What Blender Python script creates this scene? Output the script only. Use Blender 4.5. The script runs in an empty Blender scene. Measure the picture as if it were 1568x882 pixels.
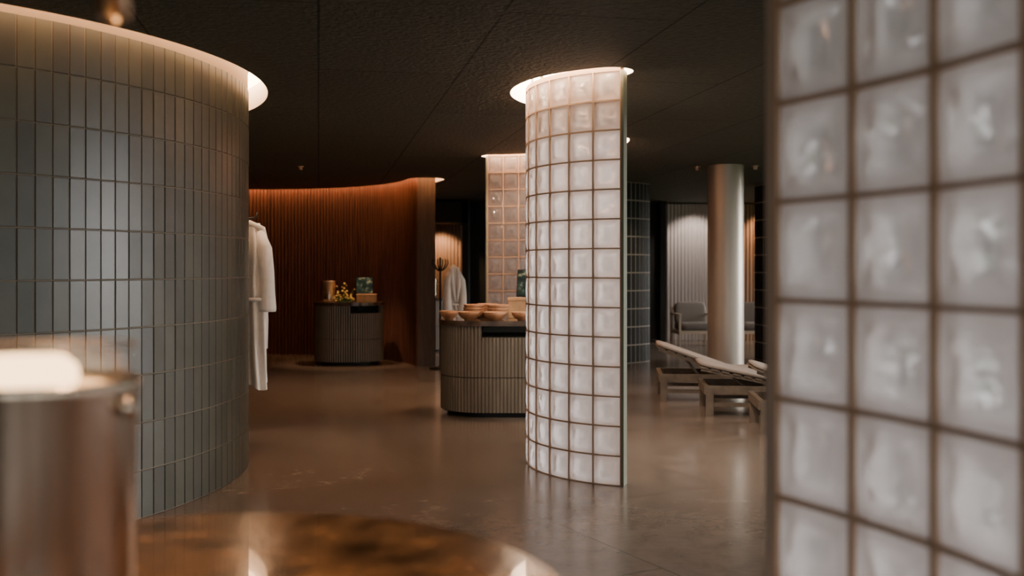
import bpy, math, random
from mathutils import Vector, Matrix
random.seed(7)
pi=math.pi
CEIL=2.8
EYE=1.465

# ------------------------------------------------------------------ materials
def newmat(name):
    m=bpy.data.materials.new(name); m.use_nodes=True
    nt=m.node_tree; nt.nodes.clear()
    out=nt.nodes.new('ShaderNodeOutputMaterial')
    return m,nt,out
def pbr(name,col,rough=.5,metal=0,noise=0,nscale=8,bump=0,bscale=60,spec=.5,emit=None,estr=0,stretch=None,coat=0):
    m,nt,out=newmat(name)
    b=nt.nodes.new('ShaderNodeBsdfPrincipled')
    b.inputs['Base Color'].default_value=(*col,1)
    b.inputs['Roughness'].default_value=rough
    b.inputs['Metallic'].default_value=metal
    b.inputs['Specular IOR Level'].default_value=spec
    b.inputs['Coat Weight'].default_value=coat
    if emit:
        b.inputs['Emission Color'].default_value=(*emit,1)
        b.inputs['Emission Strength'].default_value=estr
    tc=nt.nodes.new('ShaderNodeTexCoord')
    mp=nt.nodes.new('ShaderNodeMapping')
    if stretch: mp.inputs['Scale'].default_value=stretch
    nt.links.new(tc.outputs['Object'],mp.inputs['Vector'])
    if noise:
        n=nt.nodes.new('ShaderNodeTexNoise'); n.inputs['Scale'].default_value=nscale
        n.inputs['Detail'].default_value=6
        nt.links.new(mp.outputs[0],n.inputs['Vector'])
        r=nt.nodes.new('ShaderNodeValToRGB')
        r.color_ramp.elements[0].position=.3; r.color_ramp.elements[1].position=.7
        r.color_ramp.elements[0].color=(*[c*(1-noise) for c in col],1)
        r.color_ramp.elements[1].color=(*[min(1,c*(1+noise)) for c in col],1)
        nt.links.new(n.outputs['Fac'],r.inputs[0])
        nt.links.new(r.outputs[0],b.inputs['Base Color'])
    if bump:
        n2=nt.nodes.new('ShaderNodeTexNoise'); n2.inputs['Scale'].default_value=bscale
        n2.inputs['Detail'].default_value=4
        nt.links.new(mp.outputs[0],n2.inputs['Vector'])
        bp=nt.nodes.new('ShaderNodeBump'); bp.inputs['Strength'].default_value=bump
        bp.inputs['Distance'].default_value=.01
        nt.links.new(n2.outputs['Fac'],bp.inputs['Height'])
        nt.links.new(bp.outputs[0],b.inputs['Normal'])
    nt.links.new(b.outputs[0],out.inputs[0])
    return m
def emis(name,col,s):
    m,nt,out=newmat(name)
    e=nt.nodes.new('ShaderNodeEmission'); e.inputs[0].default_value=(*col,1); e.inputs[1].default_value=s
    nt.links.new(e.outputs[0],out.inputs[0]); return m

def slab_mat(name,c1,c2,joint,rough,rot,bw,rh,mort,nscale,bump,rvar=.1,bsc=40,bdist=.01):
    m,nt,out=newmat(name)
    N=nt.nodes.new; L=nt.links.new
    tc=N('ShaderNodeTexCoord'); mp=N('ShaderNodeMapping'); mp.inputs['Rotation'].default_value=(0,0,rot)
    L(tc.outputs['Object'],mp.inputs['Vector'])
    br=N('ShaderNodeTexBrick'); br.inputs['Scale'].default_value=1
    br.inputs['Brick Width'].default_value=bw; br.inputs['Row Height'].default_value=rh
    br.inputs['Mortar Size'].default_value=mort; br.inputs['Mortar Smooth'].default_value=.1
    br.inputs['Color1'].default_value=(1,1,1,1); br.inputs['Color2'].default_value=(.82,.82,.82,1)
    br.inputs['Mortar'].default_value=(*joint,1)
    L(mp.outputs[0],br.inputs['Vector'])
    n=N('ShaderNodeTexNoise'); n.inputs['Scale'].default_value=nscale; n.inputs['Detail'].default_value=12
    n.inputs['Roughness'].default_value=.75
    L(tc.outputs['Object'],n.inputs['Vector'])
    r=N('ShaderNodeValToRGB'); r.color_ramp.elements[0].position=.32; r.color_ramp.elements[1].position=.68
    r.color_ramp.elements[0].color=(*c1,1); r.color_ramp.elements[1].color=(*c2,1)
    L(n.outputs['Fac'],r.inputs[0])
    mx=N('ShaderNodeMix'); mx.data_type='RGBA'; mx.blend_type='MULTIPLY'; mx.inputs[0].default_value=1
    L(r.outputs[0],mx.inputs[6]); L(br.outputs['Color'],mx.inputs[7])
    b=N('ShaderNodeBsdfPrincipled')
    L(mx.outputs[2],b.inputs['Base Color'])
    n3=N('ShaderNodeTexNoise'); n3.inputs['Scale'].default_value=nscale*3; n3.inputs['Detail'].default_value=5
    L(tc.outputs['Object'],n3.inputs['Vector'])
    mr=N('ShaderNodeMapRange'); mr.inputs[3].default_value=rough-rvar; mr.inputs[4].default_value=rough+rvar
    L(n3.outputs['Fac'],mr.inputs[0]); L(mr.outputs[0],b.inputs['Roughness'])
    n2=N('ShaderNodeTexNoise'); n2.inputs['Scale'].default_value=bsc; n2.inputs['Detail'].default_value=4
    L(tc.outputs['Object'],n2.inputs['Vector'])
    bp=N('ShaderNodeBump'); bp.inputs['Strength'].default_value=bump; bp.inputs['Distance'].default_value=bdist
    L(n2.outputs['Fac'],bp.inputs['Height']); L(bp.outputs[0],b.inputs['Normal'])
    L(b.outputs[0],out.inputs[0])
    return m

def glass_mat():
    m,nt,out=newmat('frosted_glass_block')
    N=nt.nodes.new; L=nt.links.new
    uv=N('ShaderNodeUVMap'); uv.uv_map='UVMap'
    sp=N('ShaderNodeSeparateXYZ'); L(uv.outputs[0],sp.inputs[0])
    def mth(op,a,b=None):
        q=N('ShaderNodeMath'); q.operation=op
        for i,v in enumerate((a,b)):
            if v is None: continue
            if isinstance(v,(int,float)): q.inputs[i].default_value=v
            else: L(v,q.inputs[i])
        return q.outputs[0]
    fu=mth('FRACT',sp.outputs[0]); fv=mth('FRACT',sp.outputs[1])
    au=mth('ABSOLUTE',mth('SUBTRACT',fu,.5)); av=mth('ABSOLUTE',mth('SUBTRACT',fv,.5))
    d=mth('MULTIPLY',mth('MAXIMUM',au,av),2)
    mr=N('ShaderNodeMapRange'); mr.interpolation_type='SMOOTHSTEP'
    mr.inputs[1].default_value=.35; mr.inputs[2].default_value=.90
    mr.inputs[3].default_value=.34; mr.inputs[4].default_value=.92
    L(d,mr.inputs[0])
    n=N('ShaderNodeTexNoise'); n.inputs['Scale'].default_value=1.9; n.inputs['Detail'].default_value=1
    L(uv.outputs[0],n.inputs['Vector'])
    bp=N('ShaderNodeBump'); bp.inputs['Strength'].default_value=.9; bp.inputs['Distance'].default_value=.05
    L(n.outputs['Fac'],bp.inputs['Height'])
    rf=N('ShaderNodeBsdfRefraction'); rf.inputs['Roughness'].default_value=.09; rf.inputs['IOR'].default_value=1.40
    rf.inputs['Color'].default_value=(1,.99,.99,1)
    L(bp.outputs[0],rf.inputs['Normal'])
    tr=N('ShaderNodeBsdfTranslucent'); tr.inputs[0].default_value=(.99,.96,.96,1)
    mx=N('ShaderNodeMixShader'); L(mr.outputs[0],mx.inputs[0]); L(rf.outputs[0],mx.inputs[1]); L(tr.outputs[0],mx.inputs[2])
    df=N('ShaderNodeBsdfDiffuse'); df.inputs[0].default_value=(.85,.81,.81,1)
    mx3=N('ShaderNodeMixShader'); mx3.inputs[0].default_value=.12; L(mx.outputs[0],mx3.inputs[1]); L(df.outputs[0],mx3.inputs[2])
    gl=N('ShaderNodeBsdfGlossy'); gl.inputs['Roughness'].default_value=.18
    L(bp.outputs[0],gl.inputs['Normal'])
    mx2=N('ShaderNodeMixShader'); mx2.inputs[0].default_value=.06; L(mx3.outputs[0],mx2.inputs[1]); L(gl.outputs[0],mx2.inputs[2])
    L(mx2.outputs[0],out.inputs[0])
    return m

M={}
M['glass']=glass_mat()
M['joint']=pbr('bronze_joint',(.48,.33,.22),.6)
M['trim']=pbr('olive_metal_trim',(.20,.21,.15),.45,.2)
M['ptrim']=pbr('bronze_end_trim',(.46,.36,.29),.5,.1)
M['ceil']=slab_mat('dark_acoustic_ceiling',(.040,.042,.031),(.100,.102,.078),(.06,.06,.06),.75,math.radians(-101),3.4,.95,.007,22,.9,.05,30,.02)
M['floor']=slab_mat('polished_stone_floor',(.135,.102,.075),(.205,.162,.124),(.45,.42,.38),.20,math.radians(-119),2.6,1.5,.005,5,.03,.03)
tile_cols=[(.078,.077,.058),(.070,.070,.053),(.086,.083,.061),(.074,.072,.058)]
M['tiles']=[pbr('glazed_tile_%d'%i,c,.33,0,.10,6,.06,12,.42) for i,c in enumerate(tile_cols)]
M['dtile']=pbr('dark_glazed_tile',(.025,.026,.022),.5,0,.1,6,spec=.25)
M['grout']=pbr('tile_grout',(.23,.175,.125),.9)
M['lgrout']=pbr('pale_grout',(.46,.40,.33),.8)
M['plaster']=pbr('white_plaster',(.88,.84,.78),.8)
M['wood']=pbr('red_brown_wood',(.145,.056,.031),.55,0,.30,3,0,0,.3,stretch=(6,6,.6))
M['dwood']=pbr('dark_wood',(.075,.046,.030),.75,0,.2,5,spec=.25,stretch=(5,5,.5))
M['dark']=pbr('dark_wall_paint',(.022,.020,.016),.8)
M['palewall']=pbr('pale_slats',(.60,.54,.50),.7)
M['warmwall']=pbr('warm_slats',(.34,.21,.13),.6)
M['flute']=pbr('olive_fluted_wood',(.155,.128,.092),.45,0,.15,4,stretch=(4,4,.5))
M['marble']=pbr('brown_marble',(.09,.06,.04),.16,0,.6,9,spec=.6,coat=.5)
M['marblew']=pbr('amber_marble',(.20,.105,.045),.20,0,.85,11,.15,20,.6,coat=.6)
M['brass']=pbr('brushed_brass',(.78,.60,.42),.22,1)
M['steel']=pbr('champagne_steel',(.66,.54,.43),.24,1)
M['colmetal']=pbr('column_metallic_paint',(.46,.41,.34),.38,.6,.06,2,stretch=(1,1,.1))
M['robe']=pbr('white_terry_cloth',(.78,.73,.67),.95,0,.05,20,.5,220)
M['bowl']=pbr('turned_wood',(.44,.22,.105),.4,0,.25,14)
M['box']=pbr('light_oak_box',(.58,.36,.18),.5,0,.2,12)
M['black']=pbr('black_metal',(.015,.015,.014),.4,.5)
M['teak']=pbr('weathered_teak',(.14,.105,.070),.55,0,.3,10)
M['cush']=pbr('beige_mattress',(.28,.23,.185),.9,0,.05,30,.2,150)
M['gcush']=pbr('grey_upholstery',(.16,.135,.115),.9)
M['ashwood']=pbr('pale_ash_wood',(.50,.40,.29),.5)
M['leaf']=pbr('foliage',(.14,.22,.08),.7,0,.6,3,1,6)
M['grass']=pbr('lawn',(.12,.17,.07),.9,0,.4,4)
M['flower']=pbr('yellow_blossom',(.85,.60,.15),.7)
M['stem']=pbr('green_stem',(.14,.18,.06),.7)
M['lampglow']=emis('warm_lamp_glow',(1,.60,.30),6)
M['cove']=emis('warm_cove_led',(1,.58,.32),22)
M['covep']=emis('peach_cove_led',(1,.60,.38),60)
M['covew']=emis('neutral_cove_led',(1,.70,.48),60)
M['coveo']=emis('amber_cove_led',(1,.50,.24),24)
def print_mat():
    m,nt,out=newmat('printed_leaf_picture'); N=nt.nodes.new; L=nt.links.new
    tc=N('ShaderNodeTexCoord'); v=N('ShaderNodeTexNoise'); v.inputs['Scale'].default_value=14; v.inputs['Detail'].default_value=3
    L(tc.outputs['Object'],v.inputs['Vector'])
    r=N('ShaderNodeValToRGB'); cr=r.color_ramp
    cr.elements[0].position=.35; cr.elements[0].color=(.01,.025,.025,1)
    cr.elements[1].position=.72; cr.elements[1].color=(.60,.64,.48,1)
    e=cr.elements.new(.52); e.color=(.03,.08,.085,1)
    L(v.outputs['Fac'],r.inputs[0])
    b=N('ShaderNodeBsdfPrincipled'); b.inputs['Roughness'].default_value=.3
    L(r.outputs[0],b.inputs['Base Color']); L(b.outputs[0],out.inputs[0]); return m
M['print']=print_mat()
def pane_mat(name,fac):
    m,nt,out=newmat(name); N=nt.nodes.new; L=nt.links.new
    t=N('ShaderNodeBsdfTransparent'); g=N('ShaderNodeBsdfGlossy'); g.inputs['Roughness'].default_value=.03
    x=N('ShaderNodeMixShader'); x.inputs[0].default_value=fac
    L(t.outputs[0],x.inputs[1]); L(g.outputs[0],x.inputs[2]); L(x.outputs[0],out.inputs[0]); return m
M['pane']=pane_mat('window_glass',.06)
M['sleeve']=pane_mat('clear_glass_sleeve',.08)

# ------------------------------------------------------------------ mesh builder
class MB:
    def __init__(s): s.v=[]; s.f=[]; s.m=[]; s.sm=[]; s.uv=[]
    def add(s,vs,fs,mi=0,smooth=False,uvs=None,mat=None):
        o=len(s.v)
        if mat is not None: vs=[mat@Vector(v) for v in vs]
        s.v+= [tuple(v) for v in vs]
        for k,f in enumerate(fs):
            s.f.append([i+o for i in f]); s.m.append(mi); s.sm.append(smooth)
            s.uv.append([uvs[i] for i in f] if uvs else None)
    def box(s,c,size,mi=0,rot=None,mat=None):
        x,y,z=[a/2 for a in size]
        vs=[Vector(p) for p in [(-x,-y,-z),(x,-y,-z),(x,y,-z),(-x,y,-z),(-x,-y,z),(x,-y,z),(x,y,z),(-x,y,z)]]
        if rot: 
            R=Matrix.Rotation(rot[1],3,rot[0]); vs=[R@v for v in vs]
        vs=[v+Vector(c) for v in vs]
        s.add(vs,[(0,3,2,1),(4,5,6,7),(0,1,5,4),(1,2,6,5),(2,3,7,6),(3,0,4,7)],mi,False,None,mat)
    def rbox(s,c,size,b=.02,mi=0,rot=None,mat=None):
        nu,nv=24,12; vs=[];fs=[]
        def sg(w,e): return math.copysign(abs(w)**e,w)
        e=.25
        for j in range(nv+1):
            t=-pi/2+pi*j/nv
            for i in range(nu):
                p=-pi+2*pi*i/nu+pi/nu
                vs.append(Vector((size[0]/2*sg(math.cos(t),e)*sg(math.cos(p),e),size[1]/2*sg(math.cos(t),e)*sg(math.sin(p),e),size[2]/2*sg(math.sin(t),.5))))
        for j in range(nv):
            for i in range(nu):
                a=j*nu+i;b2=j*nu+(i+1)%nu
                fs.append((a,b2,b2+nu,a+nu))
        if rot:
            R=Matrix.Rotation(rot[1],3,rot[0]); vs=[R@v for v in vs]
        vs=[v+Vector(c) for v in vs]
        s.add(vs,fs,mi,True,None,mat)
    def prism(s,pts,z0,z1,mi=0,cap=True,smooth=False,capmi=None):
        n=len(pts)
        vs=[(x,y,z0) for x,y in pts]+[(x,y,z1) for x,y in pts]
        s.add(vs,[(i,(i+1)%n,(i+1)%n+n,i+n) for i in range(n)],mi,smooth)
        if cap:
            cm=mi if capmi is None else capmi
            s.add(vs,[list(range(n))[::-1],[i+n for i in range(n)]],cm)
    def lathe(s,prof,c=(0,0,0),segs=48,mi=0,smooth=True,mat=None):
        vs=[];fs=[]
        for r,z in prof:
            for i in range(segs):
                a=2*pi*i/segs; vs.append((c[0]+r*math.cos(a),c[1]+r*math.sin(a),c[2]+z))
        for j in range(len(prof)-1):
            for i in range(segs):
                a=j*segs+i;b=j*segs+(i+1)%segs
                fs.append((a,b,b+segs,a+segs))
        s.add(vs,fs,mi,smooth,None,mat)
    def tube(s,path,r,mi=0,segs=10):
        path=[Vector(p) for p in path]; vs=[];fs=[]
        for k,p in enumerate(path):
            t=(path[min(k+1,len(path)-1)]-path[max(k-1,0)]).normalized()
            u=t.orthogonal().normalized() if k==0 else (u-t*u.dot(t)).normalized()
            w=t.cross(u); rr=r[k] if isinstance(r,(list,tuple)) else r
            for i in range(segs):
                a=2*pi*i/segs; vs.append(p+rr*(math.cos(a)*u+math.sin(a)*w))
        for k in range(len(path)-1):
            for i in range(segs):
                a=k*segs+i;b=k*segs+(i+1)%segs; fs.append((a,b,b+segs,a+segs))
        fs.append(list(range(segs))[::-1]); fs.append([(len(path)-1)*segs+i for i in range(segs)])
        s.add(vs,fs,mi,True)
    def obj(s,name,mats,parent=None,loc=(0,0,0),rotz=0,bevel=0):
        me=bpy.data.meshes.new(name); me.from_pydata(s.v,[],s.f)
        for m in mats: me.materials.append(m)
        me.polygons.foreach_set('material_index',s.m)
        me.polygons.foreach_set('use_smooth',s.sm)
        if any(u for u in s.uv):
            ul=me.uv_layers.new(name='UVMap')
            for p,u in zip(me.polygons,s.uv):
                if u:
                    for li,q in zip(p.loop_indices,u): ul.data[li].uv=q
        me.update()
        o=bpy.data.objects.new(name,me); bpy.context.scene.collection.objects.link(o)
        o.location=loc; o.rotation_euler=(0,0,rotz)
        if parent: o.parent=parent
        if bevel:
            bv=o.modifiers.new('Bevel','BEVEL'); bv.width=bevel; bv.segments=2; bv.limit_method='ANGLE'
        return o
def empty(name,loc=(0,0,0),rotz=0):
    e=bpy.data.objects.new(name,None); e.empty_display_size=.1
    bpy.context.scene.collection.objects.link(e); e.location=loc; e.rotation_euler=(0,0,rotz); return e
def pol(c,r,a): return (c[0]+r*math.cos(a),c[1]+r*math.sin(a))

# ------------------------------------------------------------------ room geometry constants
DRUM_C=(-4.51,6.94); DRUM_R=2.58
G1=dict(c=(1.05,7.58),R=.946,a0=math.radians(-109.8),n=11,sg=-1)
G2=dict(c=(-.29,10.5),R=1.40,a0=math.radians(90),n=12,sg=-1)
WW=dict(c=(-4.2,14.1),r0=2.9,r1=3.17,a0=math.radians(16),a1=math.radians(200))
X0,X1,Y0,Y1=-9.0,6.5,-3.0,20.6

# ------------------------------------------------------------------ slots
def slot_pairs(c,ri,ro,a0,a1,n=60):
    rm=(ri+ro)/2; h=(ro-ri)/2; s=1 if a1>a0 else -1
    prs=[]
    for k in range(0,7):
        t=pi/2*k/6; off=-math.cos(t)*h/rm; w=math.sin(t)*h
        prs.append((a0+s*off,max(w,.001)))
    for k in range(1,n): prs.append((a0+(a1-a0)*k/n,h))
    for k in range(0,7):
        t=pi/2*(1-k/6); off=math.cos(t)*h/rm; w=math.sin(t)*h
        prs.append((a1+s*off,max(w,.001)))
    outer=[pol(c,rm+w,a) for a,w in prs]; inner=[pol(c,rm-w,a) for a,w in prs]
    return outer,inner
slots=[]
def gs(G,m=.12,e0=-.10,e1=.03):
    a1=G['a0']+G['sg']*G['n']*.2/G['R']
    return slot_pairs(G['c'],G['R']-.10-m,G['R']+m,G['a0']-G['sg']*e0/G['R'],a1+G['sg']*e1/G['R'])
slots.append(('light_cove',gs(G1),M['covew']))
slots.append(('light_cove',gs(G2),M['covep']))
slots.append(('light_cove',slot_pairs(WW['c'],WW['r0']-.15,WW['r1']+.13,WW['a0']-.0,WW['a1'],100),M['coveo']))

cu=bpy.data.curves.new('ceiling_curve','CURVE'); cu.dimensions='2D'; cu.fill_mode='BOTH'; cu.extrude=.09
def addspl(pts):
    sp=cu.splines.new('POLY'); sp.points.add(len(pts)-1)
    for p,q in zip(sp.points,pts): p.co=(q[0],q[1],0,1)
    sp.use_cyclic_u=True
addspl([(X0,Y0),(X1+.1,Y0),(X1+.1,Y1),(X0,Y1)])
addspl([pol(DRUM_C,DRUM_R+.15,2*pi*i/128) for i in range(128)])
for _,(o,i),_m in slots: addspl(o+i[::-1])
tmp=bpy.data.objects.new('tmpc',cu); bpy.context.scene.collection.objects.link(tmp)
dg=bpy.context.evaluated_depsgraph_get(); dg.update()
me=bpy.data.meshes.new_from_object(tmp.evaluated_get(dg))
bpy.data.objects.remove(tmp)
me.materials.clear(); me.materials.append(M['ceil'])
for p in me.polygons: p.use_smooth=False
ceil=bpy.data.objects.new('ceiling',me); bpy.context.scene.collection.objects.link(ceil); ceil.location=(0,0,CEIL+.09)
mb=MB(); mb.box(((X0+X1)/2,(Y0+Y1)/2,CEIL+.29),(X1-X0+.4,Y1-Y0+.2,.16)); mb.obj('roof_slab',[M['dark']])
for nm,(o,i),mt in slots:
    mb=MB(); n=len(o); e=.003
    cx=[( (a[0]+b[0])/2,(a[1]+b[1])/2) for a,b in zip(o,i)]
    def sh(p,c): 
        d=Vector((c[0]-p[0],c[1]-p[1])); l=d.length
        if l>e: d=d/l*e
        return (p[0]+d.x,p[1]+d.y)
    o2=[sh(p,c) for p,c in zip(o,cx)]; i2=[sh(p,c) for p,c in zip(i,cx)]
    loop=o2+i2[::-1]
    mb.prism(loop,CEIL+.001,CEIL+.19,0,False,True)
    vs=[(x,y,CEIL+.19) for x,y in o2]+[(x,y,CEIL+.19) for x,y in i2]
    mb.add(vs,[(k,k+1,k+1+n,k+n) for k in range(n-1)],1)
    mb.obj(nm,[M['plaster'],mt])
mb=MB(); n=128
R2=DRUM_R+.147
lp=[pol(DRUM_C,R2,2*pi*i/n) for i in range(n)]; li=[pol(DRUM_C,DRUM_R+.01,2*pi*i/n) for i in range(n)]
mb.prism(lp,CEIL+.001,CEIL+.19,0,False,True)
mb.add([(x,y,CEIL+.19) for x,y in lp]+[(x,y,CEIL+.19) for x,y in li],[(k,(k+1)%n,(k+1)%n+n,k+n) for k in range(n)],1)
mb.obj('light_cove',[M['plaster'],M['cove']])

# floor & walls
mb=MB(); mb.box(((X0+X1)/2,(Y0+Y1)/2,-.1),(X1-X0+.4,Y1-Y0+.4,.2)); mb.obj('floor',[M['floor']])
mb=MB(); mb.box((X0-.1,(Y0+Y1)/2,1.4),(.2,Y1-Y0,2.98)); mb.obj('wall_left',[M['dark']])
mb=MB(); mb.box(((X0+X1)/2,Y1+.1,1.4),(X1-X0,.2,2.98)); mb.obj('wall_back',[M['dark']])

H0,H1=.25,2.55
wn=0
def window_run(name,p0,p1,nb,solid=0):
    """wall between two plan points; the first `solid` metres are solid, the rest is glazed"""
    global wn
    p0=Vector((p0[0],p0[1],0)); p1=Vector((p1[0],p1[1],0)); d=(p1-p0); Ln=d.length; d.normalize()
    ang=math.atan2(d.y,d.x); T=Matrix.Translation(p0)@Matrix.Rotation(ang,4,'Z')
    mb=MB(); mb.box((Ln/2,0,H0/2),(Ln,.2,H0),mat=T); mb.box((Ln/2,0,(H1+2.98)/2),(Ln,.2,2.98-H1),mat=T)
    if solid: mb.box((solid/2,0,(H0+H1)/2),(solid,.2,H1-H0),mat=T)
    bw=(Ln-solid)/nb
    for k in range(nb+1): mb.box((solid+k*bw,0,(H0+H1)/2),(.28,.196,H1-H0),mat=T)
    mb.obj(name,[M['dark']])
    for k in range(nb):
        w=MB(); xc=solid+(k+.5)*bw; ww=bw-.28; hh=H1-H0; zc=(H0+H1)/2
        for dx in (-ww/2+.03,0,ww/2-.03): w.box((xc+dx,0,zc),(.06,.08,hh),0,mat=T)
        for dz in (-hh/2+.03,hh/2-.03): w.box((xc,0,zc+dz),(ww,.08,.06),0,mat=T)
        w.add([(xc-ww/2,0,H0),(xc+ww/2,0,H0),(xc+ww/2,0,H1),(xc-ww/2,0,H1)],[(0,1,2,3)],1,mat=T)
        wn+=1; w.obj('window_%d'%wn,[M['black'],M['pane']])
window_run('wall_right',(X1+.1,Y0),(X1+.1,Y1),10)
window_run('wall_front',(X0,Y0-.1),(X1,Y0-.1),4,6.5)

# garden
mb=MB(); mb.box((10,7,-.45),(70,70,.2)); mb.obj('lawn',[M['grass']])
def blob(mb,c,r,seed,mi=0):
    rnd=random.Random(seed); nu,nv=18,10; vs=[];fs=[]
    for j in range(nv+1):
        t=-pi/2+pi*j/nv
        for i in range(nu):
            p=2*pi*i/nu; q=r*(1+rnd.uniform(-.22,.22))
            vs.append((c[0]+q*math.cos(t)*math.cos(p),c[1]+q*math.cos(t)*math.sin(p),max(-.348,c[2]+q*math.sin(t)*1.1)))
    for j in range(nv):
        for i in range(nu):
            a=j*nu+i;b=j*nu+(i+1)%nu; fs.append((a,b,b+nu,a+nu))
    mb.add(vs,fs,mi,False)
mb=MB()
for k in range(24):
    y=-6+k*1.6+random.uniform(-.5,.5)
    r=random.uniform(.45,.9); blob(mb,(12.6+random.uniform(-.6,.6),y,-.3+r*1.0),r,k)
mb.obj('garden_hedge',[M['leaf']])
for k,y in enumerate((3,11,17,23,28)):
    t=MB(); X=17.5; t.tube([(X,y,-.348),(X,y,0),(X+.1,y+.1,1.2),(X,y,2.4)],[.14,.14,.11,.08],1)
    for q in range(7): blob(t,(X+random.uniform(-.8,.8),y+random.uniform(-.9,.9),2.4+random.uniform(-.3,1.4)),random.uniform(.4,.75),100+k*10+q)
    t.obj('garden_tree',[M['leaf'],M['dwood']])

# ------------------------------------------------------------------ glass block walls
def glass_wall(name,c,R,a0,n,sg,rows=14,th=.10,outward=False,top=CEIL,trim='trim'):
    mb=MB(); B=.2; da=sg*B/R; j=.005
    rs=(R, R-th) if not outward else (R,R+th)
    us=[0,.05,.12,.22,.34,.5,.66,.78,.88,.95,1]
    def prof(u):
        e=min(u,1-u)
        return .016*math.sin(pi/2*min(1,e/.5))**.6-.004 if e>0 else -.004
    for side,r in enumerate(rs):
        s_out = 1 if (r==max(rs)) else -1
        for i in range(n):
            for k in range(rows):
                vs=[];uvs=[]
                for v in us:
                    for u in us:
                        a=a0+da*i+ (j+(B-2*j)*u)/R*sg
                        z=k*B+j+(B-2*j)*v
                        h=min(prof(u),prof(v))*.6+.4*(prof(u)+prof(v))/2-.010
                        p=pol(c,r+s_out*h,a); vs.append((p[0],p[1],z)); uvs.append((i*1.0+.001+u*.998,k*1.0+.001+v*.998))
                m=len(us)
                fs=[(y*m+x,y*m+x+1,(y+1)*m+x+1,(y+1)*m+x) for y in range(m-1) for x in range(m-1)]
                if sg*s_out<0: fs=[f[::-1] for f in fs]
                mb.add(vs,fs,0,True,uvs)
    r0,r1=min(rs),max(rs)
    for k in range(rows+1):
        z0=max(0,k*B-j); z1=k*B+j if k<rows else top+(.0 if outward else .03)
        N=n*3; vs=[]
        for q in range(N+1):
            a=a0+da*n*q/N
            for r,z in ((r0,z0),(r1,z0),(r1,z1),(r0,z1)):
                p=pol(c,r,a); vs.append((p[0],p[1],z))
        fs=[]
        for q in range(N):
            for e in range(4):
                a=q*4+e;b=q*4+(e+1)%4; fs.append((a,b,b+4,a+4))
        mb.add(vs,fs,1)
    if not outward:
        for i in range(0,n+1,2):
            p=pol(c,(r0+r1)/2,a0+da*min(i,n-.1)); mb.tube([(p[0],p[1],top+.02),(p[0],p[1],top+.188)],.012,2,8)
    for i in range(n+1):
        a=a0+da*i; w=j/R
        vs=[]
        for aa in (a-w,a+w):
            for r in (r0,r1):
                p=pol(c,r+(.0005 if r==r1 else -.0005),aa); vs+= [(p[0],p[1],0),(p[0],p[1],rows*B)]
        mb.add(vs,[(0,1,3,2),(4,6,7,5),(0,4,5,1),(2,3,7,6)],1)
    for a,s2 in ((a0,-1),(a0+da*n,1)):
        vs=[]
        for aa in (a+s2*sg*.004/R,a+s2*sg*.022/R):
            for r in (r0-.003,r1+.003):
                p=pol(c,r,aa); vs+= [(p[0],p[1],0),(p[0],p[1],top)]
        mb.add(vs,[(0,1,3,2),(4,6,7,5),(0,4,5,1),(2,3,7,6),(1,5,7,3)],2)
    return mb.obj(name,[M['glass'],M['joint'],M[trim]])
glass_wall('glass_block_wall',G1['c'],G1['R'],G1['a0'],G1['n'],G1['sg'])
glass_wall('glass_block_wall',G2['c'],G2['R'],G2['a0'],G2['n'],G2['sg'])
c3=(-1.005,1.098); a3=math.atan2(2.03-c3[1],.535-c3[0])
glass_wall('glass_block_wall',c3,1.8,a3,6,-1,outward=True,top=CEIL,trim='ptrim')

# ------------------------------------------------------------------ tiled walls
def tiled(name,c,R,a0,a1,tw,rh,rows,tmats,grout,top=CEIL,full=False,th=None,gw=.005,endmat=None):
    mb=MB(); n=max(1,round(abs(a1-a0)*R/tw)); da=(a1-a0)/n
    zt=top+.19 if full else top
    if full:
        N=160; mb.prism([pol(c,R,2*pi*k/N) for k in range(N)],0,zt,len(tmats),True,True)
    else:
        N=40; outer=[pol(c,R,a0+(a1-a0)*k/N) for k in range(N+1)]; inner=[pol(c,R-th,a0+(a1-a0)*k/N) for k in range(N+1)]
        vs=[(x,y,z) for z in (0,zt) for x,y in outer]+[(x,y,z) for z in (0,zt) for x,y in inner]
        L=N+1; fs=[]
        for k in range(N):
            fs.append((k,k+1,L+k+1,L+k)); fs.append((2*L+k+1,2*L+k,3*L+k,3*L+k+1))
        mb.add(vs,fs,len(tmats)); 
        mb.add(vs,[(0,L,3*L,2*L),(N,2*L+N,3*L+N,L+N)],len(tmats)+1)
    rnd=random.Random(3); proud=.006
    for i in range(n):
        for k in range(rows):
            mi=rnd.randrange(len(tmats)); pr=proud+rnd.uniform(-.0006,.0006)
            tilt=rnd.uniform(-.0010,.0010)
            aa=a0+da*i; g=gw/2/R*(1 if da>0 else -1); z0=k*rh+gw/2; z1=(k+1)*rh-gw/2
            A,Bq=aa+g,aa+da-g; ch=.003; ca=ch/R*(1 if da>0 else -1)
            vs=[]
            for (a,z) in ((A,z0),(Bq,z0),(Bq,z1),(A,z1)):
                p=pol(c,R,a); vs.append((p[0],p[1],z))
            for q,(a,z) in enumerate(((A+ca,z0+ch),(Bq-ca,z0+ch),(Bq-ca,z1-ch),(A+ca,z1-ch))):
                p=pol(c,R+pr+(tilt if q in(0,3) else -tilt),a); vs.append((p[0],p[1],z))
            mb.add(vs,[(4,5,6,7),(0,1,5,4),(1,2,6,5),(2,3,7,6),(3,0,4,7)],mi)
    return mb.obj(name,tmats+[grout,endmat or grout])
tiled('tiled_round_wall',DRUM_C,DRUM_R,0,2*pi,.095,.28,10,M['tiles'],M['grout'],full=True)
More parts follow.
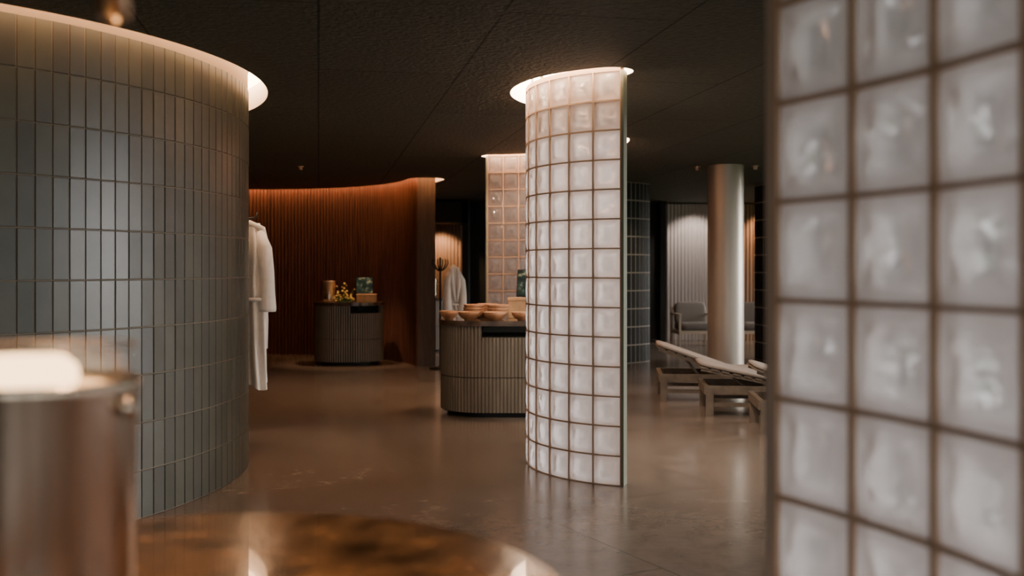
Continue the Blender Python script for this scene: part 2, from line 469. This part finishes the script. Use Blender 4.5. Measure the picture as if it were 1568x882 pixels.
tiled('tiled_partition',(.95,16.6),1.5,math.radians(-120),math.radians(-35),.095,.28,10,[M['dtile']],M['lgrout'],th=.14,gw=.016,endmat=M['dark'])
tiled('tiled_partition',(5.45,16.2),1.5,math.radians(-180),math.radians(-80),.095,.28,10,[M['dtile']],M['lgrout'],th=.14,gw=.016,endmat=M['dark'])

# ------------------------------------------------------------------ slatted wood walls
def flutearc(name,c,r0,r1,a0,a1,pitch,depth,z1,mats):
    mb=MB(); n=int(abs(a1-a0)*r0/pitch); per=6; N=n*per
    def prof(k):
        t=(k%per)/per; return depth*abs(math.sin(pi*t))
    inn=[pol(c,r0-(prof(k)),a0+(a1-a0)*k/N) for k in range(N+1)]
    out=[pol(c,r1,a0+(a1-a0)*k/N) for k in range(N+1)]
    L=N+1
    vs=[(x,y,z) for z in (0,z1) for x,y in inn]+[(x,y,z) for z in (0,z1) for x,y in out]
    fs=[];
    for k in range(N): fs+= [(k+1,k,L+k,L+k+1),(2*L+k,2*L+k+1,3*L+k+1,3*L+k),(L+k,3*L+k,3*L+k+1,L+k+1)]
    mb.add(vs,fs,0)
    mb.add(vs,[(0,2*L,3*L,L),(N,L+N,3*L+N,2*L+N)],1)
    return mb.obj(name,mats)
flutearc('slatted_wood_wall',WW['c'],WW['r0'],WW['r1'],WW['a0'],WW['a1'],.06,.028,CEIL+.18,[M['wood'],M['dwood']])

def flutepanel(name,x0,x1,y,pitch,depth,z0,z1,mats,th=.08):
    mb=MB(); n=int((x1-x0)/pitch); per=6; N=n*per
    fr=[(x0+(x1-x0)*k/N, y-depth*abs(math.sin(pi*(k%per)/per))) for k in range(N+1)]
    pts=fr+[(x1,y+th),(x0,y+th)]
    mb.prism(pts,z0,z1,0,True)
    return mb.obj(name,mats)
flutepanel('slatted_panel',3.15,4.45,20.35,.07,.03,0,2.78,[M['palewall']])
flutepanel('slatted_panel',4.62,6.3,20.35,.07,.03,0,2.78,[M['warmwall']])
flutepanel('slatted_panel',-1.95,-.95,20.35,.07,.03,0,2.35,[M['warmwall']])
mb=MB()
mb.box((2.98,19.9,1.39),(.10,.5,2.78)); mb.box((4.53,20.1,1.39),(.10,.5,2.78)); mb.box((-.9,19.6,1.39),(.12,.9,2.78)); mb.box((-2.0,19.6,1.39),(.12,.9,2.78))
mb.box((-1.45,19.6,2.55),(1.2,.9,.4))
mb.obj('trim_1',[M['dark']])

# ------------------------------------------------------------------ column
mb=MB(); r=.233
mb.lathe([(r,.0),(r,CEIL-.0)],(2.78,12.95,0),64,0)
mb.lathe([(r+.006,0),(r+.006,.05),(r,.052)],(2.78,12.95,0),64,0)
mb.obj('round_column',[M['colmetal']])

# ------------------------------------------------------------------ fluted counters
def stadium(cx,cy,L,rad):
    pts=[]; step=.006
    per=2*pi*rad+4*L; N=int(per/step)
    for k in range(N):
        d=per*k/N
        if d<2*L: x=-L+d;y=-rad;nx,ny=0,-1
        elif d<2*L+pi*rad:
            a=-pi/2+(d-2*L)/rad; x=L+rad*math.cos(a);y=rad*math.sin(a);nx,ny=math.cos(a),math.sin(a)
        elif d<4*L+pi*rad: x=L-(d-2*L-pi*rad);y=rad;nx,ny=0,1
        else:
            a=pi/2+(d-4*L-pi*rad)/rad; x=-L+rad*math.cos(a);y=rad*math.sin(a);nx,ny=math.cos(a),math.sin(a)
        pts.append((cx+x,cy+y,nx,ny,d,per))
    return pts
def counter(name,cx,cy,L,rad,topmat,pitch=.036,niche=True,zt=.95,nx0=0,nx1=9,rot=0):
    e=empty(name,(cx,cy,0),rot)
    st=stadium(0,0,L,rad)
    per=st[0][5]; npit=round(per/pitch); p=per/npit
    fl=[]
    for x,y,nx,ny,d,_ in st:
        h=.010*abs(math.sin(pi*d/p)); fl.append((x+nx*h,y+ny*h))
    nz0=zt-.165; nz1=zt-.05
    b=MB()
    zs=nz0 if niche else nz1
    b.prism(fl,.05,zs*.5-.004,0,True); b.prism(fl,zs*.5+.004,zs,0,True)
    ins=[(x-nx*.012,y-ny*.012) for x,y,nx,ny,d,_ in st[::3]]
    b.prism(ins,.04,zs-.004,1,False)
    b.obj('fluted_body',[M['flute'],M['black']],e)
    b=MB(); b.prism([(x-nx*.06,y-ny*.06) for x,y,nx,ny,d,_ in st[::4]],0,.05,0,True); b.obj('plinth',[M['black']],e)
    if niche:
        b=MB(); n=len(fl)
        for k in range(n):
            x,y,nx,ny,d,_=st[k]
            if (y<0 and nx0<x<nx1): continue
            a=fl[k]; c2=fl[(k+1)%n]; s1=st[k]; s2=st[(k+1)%n]
            i1=(s1[0]-s1[2]*.04,s1[1]-s1[3]*.04); i2=(s2[0]-s2[2]*.04,s2[1]-s2[3]*.04)
            b.add([(a[0],a[1],nz0),(c2[0],c2[1],nz0),(c2[0],c2[1],nz1),(a[0],a[1],nz1),(i1[0],i1[1],nz0),(i2[0],i2[1],nz0),(i2[0],i2[1],nz1),(i1[0],i1[1],nz1)],
                  [(0,1,2,3),(5,4,7,6),(0,3,7,4),(1,5,6,2)],0)
        b.obj('fluted_upper_band',[M['flute']],e)
        b=MB(); b.box((nx0-.02,0,(nz0+nz1)/2),(.03,2*rad-.1,nz1-nz0)); b.obj('niche_divider',[M['dwood']],e)
    b=MB(); b.prism([(x+nx*.03,y+ny*.03) for x,y,nx,ny,d,_ in st[::3]],nz1,zt,0,True)
    b.obj('stone_top',[topmat],e,bevel=.006)
    return e
counter('fluted_counter',-2.52,15.4,.10,.42,M['marble'],niche=True,nx0=.08,nx1=.5)
counter('fluted_counter',.03,10.2,.30,.45,M['marble'],niche=True,nx0=-.33,nx1=.7)
counter('fluted_counter',-.50,1.5,.0001,.57,M['marblew'],niche=False)
counter('fluted_counter',-1.62,17.7,.15,.35,M['marble'],niche=False)

# ------------------------------------------------------------------ objects on counters
def ice_bucket(loc,r=.13,h=.36,glow=True,mat='steel'):
    b=MB()
    hm=h-.050 if glow else h
    prof=[(0,0),(r*.92,0),(r*.95,.008),(r*.97,.05),(r,hm-.02),(r+.004,hm-.012),(r+.005,hm),(r+.001,hm+.003),(r-.006,hm-.004),(r-.010,hm-.03),(r*.9,.02),(0,.02)]
    b.lathe(prof,(0,0,0),64,0)
    for sx in (-1,1):
        zk=h-.085
        b.lathe([(0,-.014),(.010,-.011),(.014,0),(.010,.011),(0,.014)],(sx*(r+.006),-.03,zk),16,0)
        b.tube([(sx*(r-.006),-.03,zk),(sx*(r+.006),-.03,zk)],.006,0)
    if glow:
        b.lathe([(r-.004,hm-.01),(r-.002,h),(r-.005,h)],(0,0,0),64,2)
        b.lathe([(r-.006,h-.003),(r,h-.003),(r,h),(r-.006,h)],(0,0,0),64,0)
        b.lathe([(0,.03),(.05,.03),(.078,hm-.02),(.084,hm+.006),(.080,hm+.020),(.066,hm+.032),(.04,hm+.038),(0,hm+.040)],(-.038,0,0),40,1)
    b.obj('ice_bucket',[M[mat],M['lampglow'],M['sleeve']],None,loc)
ice_bucket((-.67,1.42,.951),.128,.405,True,'steel')
ice_bucket((-2.83,15.40,.951),.125,.32,False,'brass')
ice_bucket((-1.44,17.6,.951),.12,.32,False,'brass')

def picture(loc,w,h,rotz,tilt=.2):
    b=MB(); mat=Matrix.Rotation(-tilt,4,'X')
    b.box((0,.0,h/2+.004),(w,.012,h),0,None,mat); b.box((0,-.008,h/2+.004),(w-.02,.004,h-.02),1,None,mat)
    b.tube([(0,.01+h*.6*math.sin(tilt),h*.6),(0,.085,.006)],.006,0,6)
    b.obj('framed_picture',[M['black'],M['print']],None,loc,rotz)
def wbox(loc,size,rotz=0):
    b=MB(); x,y,z=size
    b.box((0,0,z*.42),(x,y,z*.84)); b.box((0,0,z*.92),(x+.01,y+.01,z*.14)); b.obj('wooden_box',[M['box']],None,loc,rotz,bevel=.004)
wbox((-2.24,15.35,.951),(.28,.22,.12)); picture((-2.27,15.32,1.074),.26,.26,.15)
wbox((.10,10.42,.951),(.28,.24,.21)); picture((.14,10.38,1.164),.20,.29,-.3)
b=MB(); rnd=random.Random(5)
for k in range(60):
    x=max(-.15,min(.15,rnd.gauss(0,.08))); y=max(-.09,min(.09,rnd.gauss(0,.04))); z=abs(rnd.gauss(.07,.07))+.02
    b.tube([(x*.3,y*.3,.005),(x*.7,y*.7,z*.7),(x,y,z)],.003,1,5)
    r=rnd.uniform(.010,.02); b.lathe([(0,-r*.6),(r*.8,-r*.3),(r,.1*r),(r*.5,r*.6),(0,r*.7)],(x,y,z),8,0)
for k in range(14):
    a=rnd.uniform(0,6.28); l=rnd.uniform(.08,.14)
    b.tube([(0,0,.01),(l*.6*math.cos(a),l*.3*math.sin(a),.05),(l*math.cos(a),l*.5*math.sin(a),.03)],[.004,.012,.002],1,6)
b.lathe([(0,0),(.09,0),(.10,.012),(0,.012)],(0,0,0),24,1)
b.obj('yellow_flower_arrangement',[M['flower'],M['stem']],None,(-2.55,15.13,.951))
def bowl(x,y,r,z=.951,h=.082):
    b=MB()
    b.lathe([(0,0),(r*.40,0),(r*.42,.008),(r*.66,h*.25),(r*.88,h*.6),(r,h),(r-.008,h+.002),(r*.84,h*.6),(r*.60,h*.28),(r*.35,.018),(0,.016)],(0,0,0),40,0)
    b.obj('wooden_bowl',[M['bowl']],None,(x,y,z))
for x,y,r in [(-.64,10.12,.10),(-.43,9.92,.11),(-.17,9.86,.12),(.10,9.88,.11),(.36,9.92,.11),(.50,10.25,.10)]:
    bowl(x,y,r)
for x,y,r in [(-.40,10.28,.11),(-.15,10.22,.12),(-.27,10.50,.11)]:
    for q in range(3): bowl(x+.004*q,y,r,.951+.030*q)

b=MB(); px,py=-.60,1.50
b.tube([(px,py,2.05),(px,py,2.795)],.004,1)
b.lathe([(0,2.06),(.018,2.06),(.024,2.03),(.026,1.84),(.020,1.84),(.020,2.0),(0,2.0)],(px,py,0),24,0)
b.lathe([(0,1.935),(.017,1.93),(.017,1.95),(0,1.955)],(px,py,0),16,2)
b.lathe([(0,2.80),(.05,2.80),(.05,2.78),(0,2.775)],(px,py,0),24,0)
b.obj('pendant_lamp',[M['brass'],M['black'],M['lampglow']])

# ------------------------------------------------------------------ robes
def robe(name,loc,rotz,h=1.3,w=.20,d=.11,hook=True):
    b=MB(); nu=64; nz=44; vs=[];fs=[]
    for j in range(nz+1):
        t=j/nz; z=-t*h
        if t<.22: f=.16+.84*math.sin(t/.22*pi/2)
        elif t<.48: f=1.0-.12*math.sin((t-.22)/.26*pi)
        else: f=.94+.42*(t-.48)
        if abs(t-.47)<.02: f*=.84
        cx=.012*math.sin(t*9)
        for i in range(nu):
            a=2*pi*i/nu
            fold=1+(.05+.15*t)*math.sin(a*7+2*math.sin(t*3))+.06*math.sin(a*3+t*5)
            zz=z-(.03*math.sin(a*2+1) if j>=nz-1 else 0)
            vs.append((w*f*fold*math.cos(a)+cx,d*(.45+.55*f)*fold*math.sin(a),zz))
    for j in range(nz):
        for i in range(nu):
            a=j*nu+i;c2=j*nu+(i+1)%nu; fs.append((a,a+nu,c2+nu,c2))
    fs.append(list(range(nu)))
    b.add(vs,fs,0,True)
    for sx in (-1,1):
        b.tube([(sx*w*.35,-d*.4,-.08),(sx*w*.75,-d*.65,-.22),(sx*w*.88,-d*.8,-.40),(sx*w*.86,-d*.85,-.58),(sx*w*.82,-d*.85,-.70),(sx*w*.82,-d*.85,-.73)],[.04,.062,.060,.064,.076,.072],0,16)
    b.tube([(0,d*.5,.0),(-w*.35,-d*.55,-.05),(-w*.38,-d*1.12,-.25),(0,-d*1.2,-.52)],[.028,.034,.032,.02],0,10)
    b.tube([(0,d*.5,.0),(w*.35,-d*.55,-.05),(w*.38,-d*1.12,-.25),(0.02,-d*1.2,-.52)],[.028,.034,.032,.02],0,10)
    b.tube([(w*1.0*math.cos(q),d*1.12*math.sin(q),-.47*h) for q in [2*pi*k/24 for k in range(25)]],.016,0,8)
    b.tube([(0,-d*1.15,-.47*h),(.03,-d*1.35,-.60*h),(.035,-d*1.3,-.78*h)],.014,0,8)
    if hook:
        b.tube([(0,d*1.2,.03),(0,d*.3,.04),(0,-.02,.05),(0,-.03,.09)],.008,1,8)
    return b.obj(name,[M['robe'],M['black']],None,loc,rotz)
ang=math.radians(29); rr=DRUM_R+.13
robe('bathrobe',(DRUM_C[0]+rr*math.cos(ang),DRUM_C[1]+rr*math.sin(ang),1.84),ang+pi/2,1.34,.165,.085)
b=MB(); sx,sy=-1.05,14.55
b.lathe([(0,0),(.16,0),(.16,.015),(.03,.03),(.014,.05),(.014,1.62),(0,1.63)],(sx,sy,0),28,0)
for k in range(6):
    a=k*pi/3+.3
    b.tube([(sx,sy,1.42),(sx+.07*math.cos(a),sy+.07*math.sin(a),1.46),(sx+.12*math.cos(a),sy+.12*math.sin(a),1.54),(sx+.11*math.cos(a),sy+.11*math.sin(a),1.60)],.009,0,8)
b.obj('coat_stand',[M['black']])
robe('bathrobe',(sx+.20,sy-.05,1.50),.3,1.2,.13,.09,False)

# ------------------------------------------------------------------ loungers
def lounger(loc,rotz,back=.33):
    b=MB(); L=2.0; W=.68
    for y in (-W/2,W/2):
        b.box((L/2,y,.255),(L,.045,.085),0)
        for x in (.05,L-.05): b.box((x,y,.14),(.075,.06,.28),0)
        b.box((L/2,y*.97,.11),(L-.1,.03,.04),0)
    for x in (.02,L-.02): b.box((x,0,.255),(.045,W,.085),0)
    for k in range(11): b.box((.9+k*.10,0,.302),(.07,W-.04,.016),0)
    hx=.82
    R=Matrix.Translation((hx,0,.305))@Matrix.Rotation(back,4,'Y')
    for k in range(8): b.box((-.07-k*.11,0,.0),(.075,W-.06,.018),0,None,R)
    for y in (-W/2+.06,W/2-.06): b.box((-.43,y,-.02),(.86,.03,.03),0,None,R)
    ex=hx-.55*math.cos(back); ez=.30+.55*math.sin(back)
    for y in (-.2,.2): b.tube([(ex,y,ez-.02),(ex+.18,y,.23)],.014,0,8)
    b.rbox((hx+.60,0,.333),(1.20,W-.03,.045),mi=1)
    b.rbox((-.44,0,.030),(.90,W-.03,.045),mi=1,mat=R)
    b.obj('sun_lounger',[M['teak'],M['cush']],None,loc,rotz)
lounger((1.66,11.35,0),-.10,.33)
lounger((1.95,10.25,0),-.10,.20)
lounger((2.22,9.15,0),-.10,.30)

def armchair(loc,rotz):
    b=MB(); W=.66;D=.66
    for x in (-W/2,W/2):
        b.box((x,-D/2+.03,.30),(.04,.04,.60),0); b.box((x,D/2-.03,.36),(.04,.04,.72),0)
        b.box((x,0,.60),(.05,D,.03),0); b.box((x,0,.26),(.03,D,.05),0)
    b.box((0,-D/2+.03,.27),(W,.03,.06),0); b.box((0,D/2-.03,.27),(W,.03,.06),0); b.box((0,D/2-.03,.70),(W,.03,.05),0)
    b.rbox((0,-.02,.37),(W-.06,D-.06,.16),mi=1)
    b.rbox((0,D/2-.14,.60),(W-.06,.15,.44),mi=1,rot=('X',-.15))
    b.obj('armchair',[M['ashwood'],M['gcush']],None,loc,rotz)
armchair((3.43,18.9,0),.1); armchair((4.66,18.9,0),-.1)

for x,y in ((-2.75,12.95),(2.42,13.0),(3.15,12.9)):
    b=MB(); b.lathe([(0,0),(.05,0),(.05,-.012),(.03,-.016),(.028,-.05),(.02,-.055),(0,-.055)],(0,0,0),20,0)
    b.obj('ceiling_sprinkler',[M['steel']],None,(x,y,CEIL))

# ------------------------------------------------------------------ lights
def spot(name,loc,tgt,power,col,size=1.0,rad=.05,blend=.6):
    l=bpy.data.lights.new(name,'SPOT'); l.energy=power; l.color=col; l.spot_size=size; l.spot_blend=blend; l.shadow_soft_size=rad
    o=bpy.data.objects.new(name,l); bpy.context.scene.collection.objects.link(o); o.location=loc
    o.rotation_euler=(Vector(tgt)-Vector(loc)).to_track_quat('-Z','Y').to_euler(); return o
warm=(1,.62,.36)
spot('pendant_bulb',(px,py,1.83),(px,py,.9),26,warm,2.0,.02)
spot('downlight_fill',(-.1,10.1,2.77),(-.1,10.1,.9),90,warm,1.1,.03)  # spot added over the middle counter for highlights on its items
spot('downlight_fill',(-2.5,15.2,2.77),(-2.5,15.3,.9),180,warm,.9,.03)  # added too, gives the far counter's objects their highlights
spot('downlight_fill',(-1.5,17.6,2.77),(-1.5,17.7,.9),140,warm,.9,.03)
spot('downlight_fill',(-1.45,19.9,2.3),(-1.45,20.4,1.2),70,warm,1.8,.05)
spot('downlight_fill',(5.2,19.9,2.77),(5.2,20.4,1.2),110,warm,1.8,.05)
spot('downlight_fill',(3.7,19.7,2.77),(3.7,20.4,1.0),60,(1,.86,.78),1.8,.05)  # added spot that brightens the pale slatted panel
spot('downlight_fill',(4.0,18.0,2.77),(4.0,18.7,.5),60,(1,.84,.70),1.3,.05)  # extra spot put in to lift the dark armchairs
spot('downlight_fill',(2.1,14.2,2.77),(2.65,13.2,1.6),110,(1,.6,.35),.8,.04)
spot('downlight_fill',(2.0,14.0,2.77),(1.7,15.3,1.2),35,(1,.78,.58),1.0,.04)
spot('added_glass_fill',(1.15,7.65,2.77),(1.0,7.6,.0),250,(1,.90,.84),2.6,.08)  # added lamp without a fixture, lights the glass blocks from their hollow side
spot('added_glass_fill',(.35,10.9,2.77),(-.1,11.6,1.4),130,(1,.66,.45),1.6,.06)  # added warm fill for the far glass wall around the counter
spot('downlight_fill',(-1.9,8.6,2.77),(-2.05,8.1,1.0),45,(1,.74,.52),1.0,.05)
spot('downlight_fill',(-1.9,11.9,2.77),(-1.9,12.0,0),130,(1,.60,.33),1.6,.05)
s=bpy.data.lights.new('sun','SUN'); s.energy=8.5; s.angle=math.radians(35); s.color=(1,.97,.96)
so=bpy.data.objects.new('sun',s); bpy.context.scene.collection.objects.link(so); so.location=(20,10,8)
so.rotation_euler=(Vector((-1,-.15,-.20))).to_track_quat('-Z','Y').to_euler()
w=bpy.data.worlds.new('overcast_sky'); bpy.context.scene.world=w; w.use_nodes=True
w.node_tree.nodes['Background'].inputs[0].default_value=(.96,.96,.97,1); w.node_tree.nodes['Background'].inputs[1].default_value=2.9
def portal(name,loc,dirv,sx_,sy_):
    l=bpy.data.lights.new(name,'AREA'); l.shape='RECTANGLE'; l.size=sx_; l.size_y=sy_; l.cycles.is_portal=True
    o=bpy.data.objects.new(name,l); bpy.context.scene.collection.objects.link(o); o.location=loc
    o.rotation_euler=Vector(dirv).to_track_quat('-Z','Z').to_euler()
portal('window_portal',(X1+.3,(Y0+Y1)/2,1.4),(-1,0,0),Y1-Y0,2.4)
portal('window_portal',((X0+X1)/2,Y0-.3,1.4),(0,1,0),X1-X0,2.4)

# ------------------------------------------------------------------ camera
cam=bpy.data.cameras.new('camera'); co=bpy.data.objects.new('camera',cam); bpy.context.scene.collection.objects.link(co)
co.location=(0,0,EYE); co.rotation_euler=(pi/2,0,0)
cam.lens=35; cam.sensor_width=36; cam.shift_y=-.0191
cam.clip_start=.05
cam.dof.use_dof=True; cam.dof.focus_distance=7.3; cam.dof.aperture_fstop=1.6
bpy.context.scene.camera=co
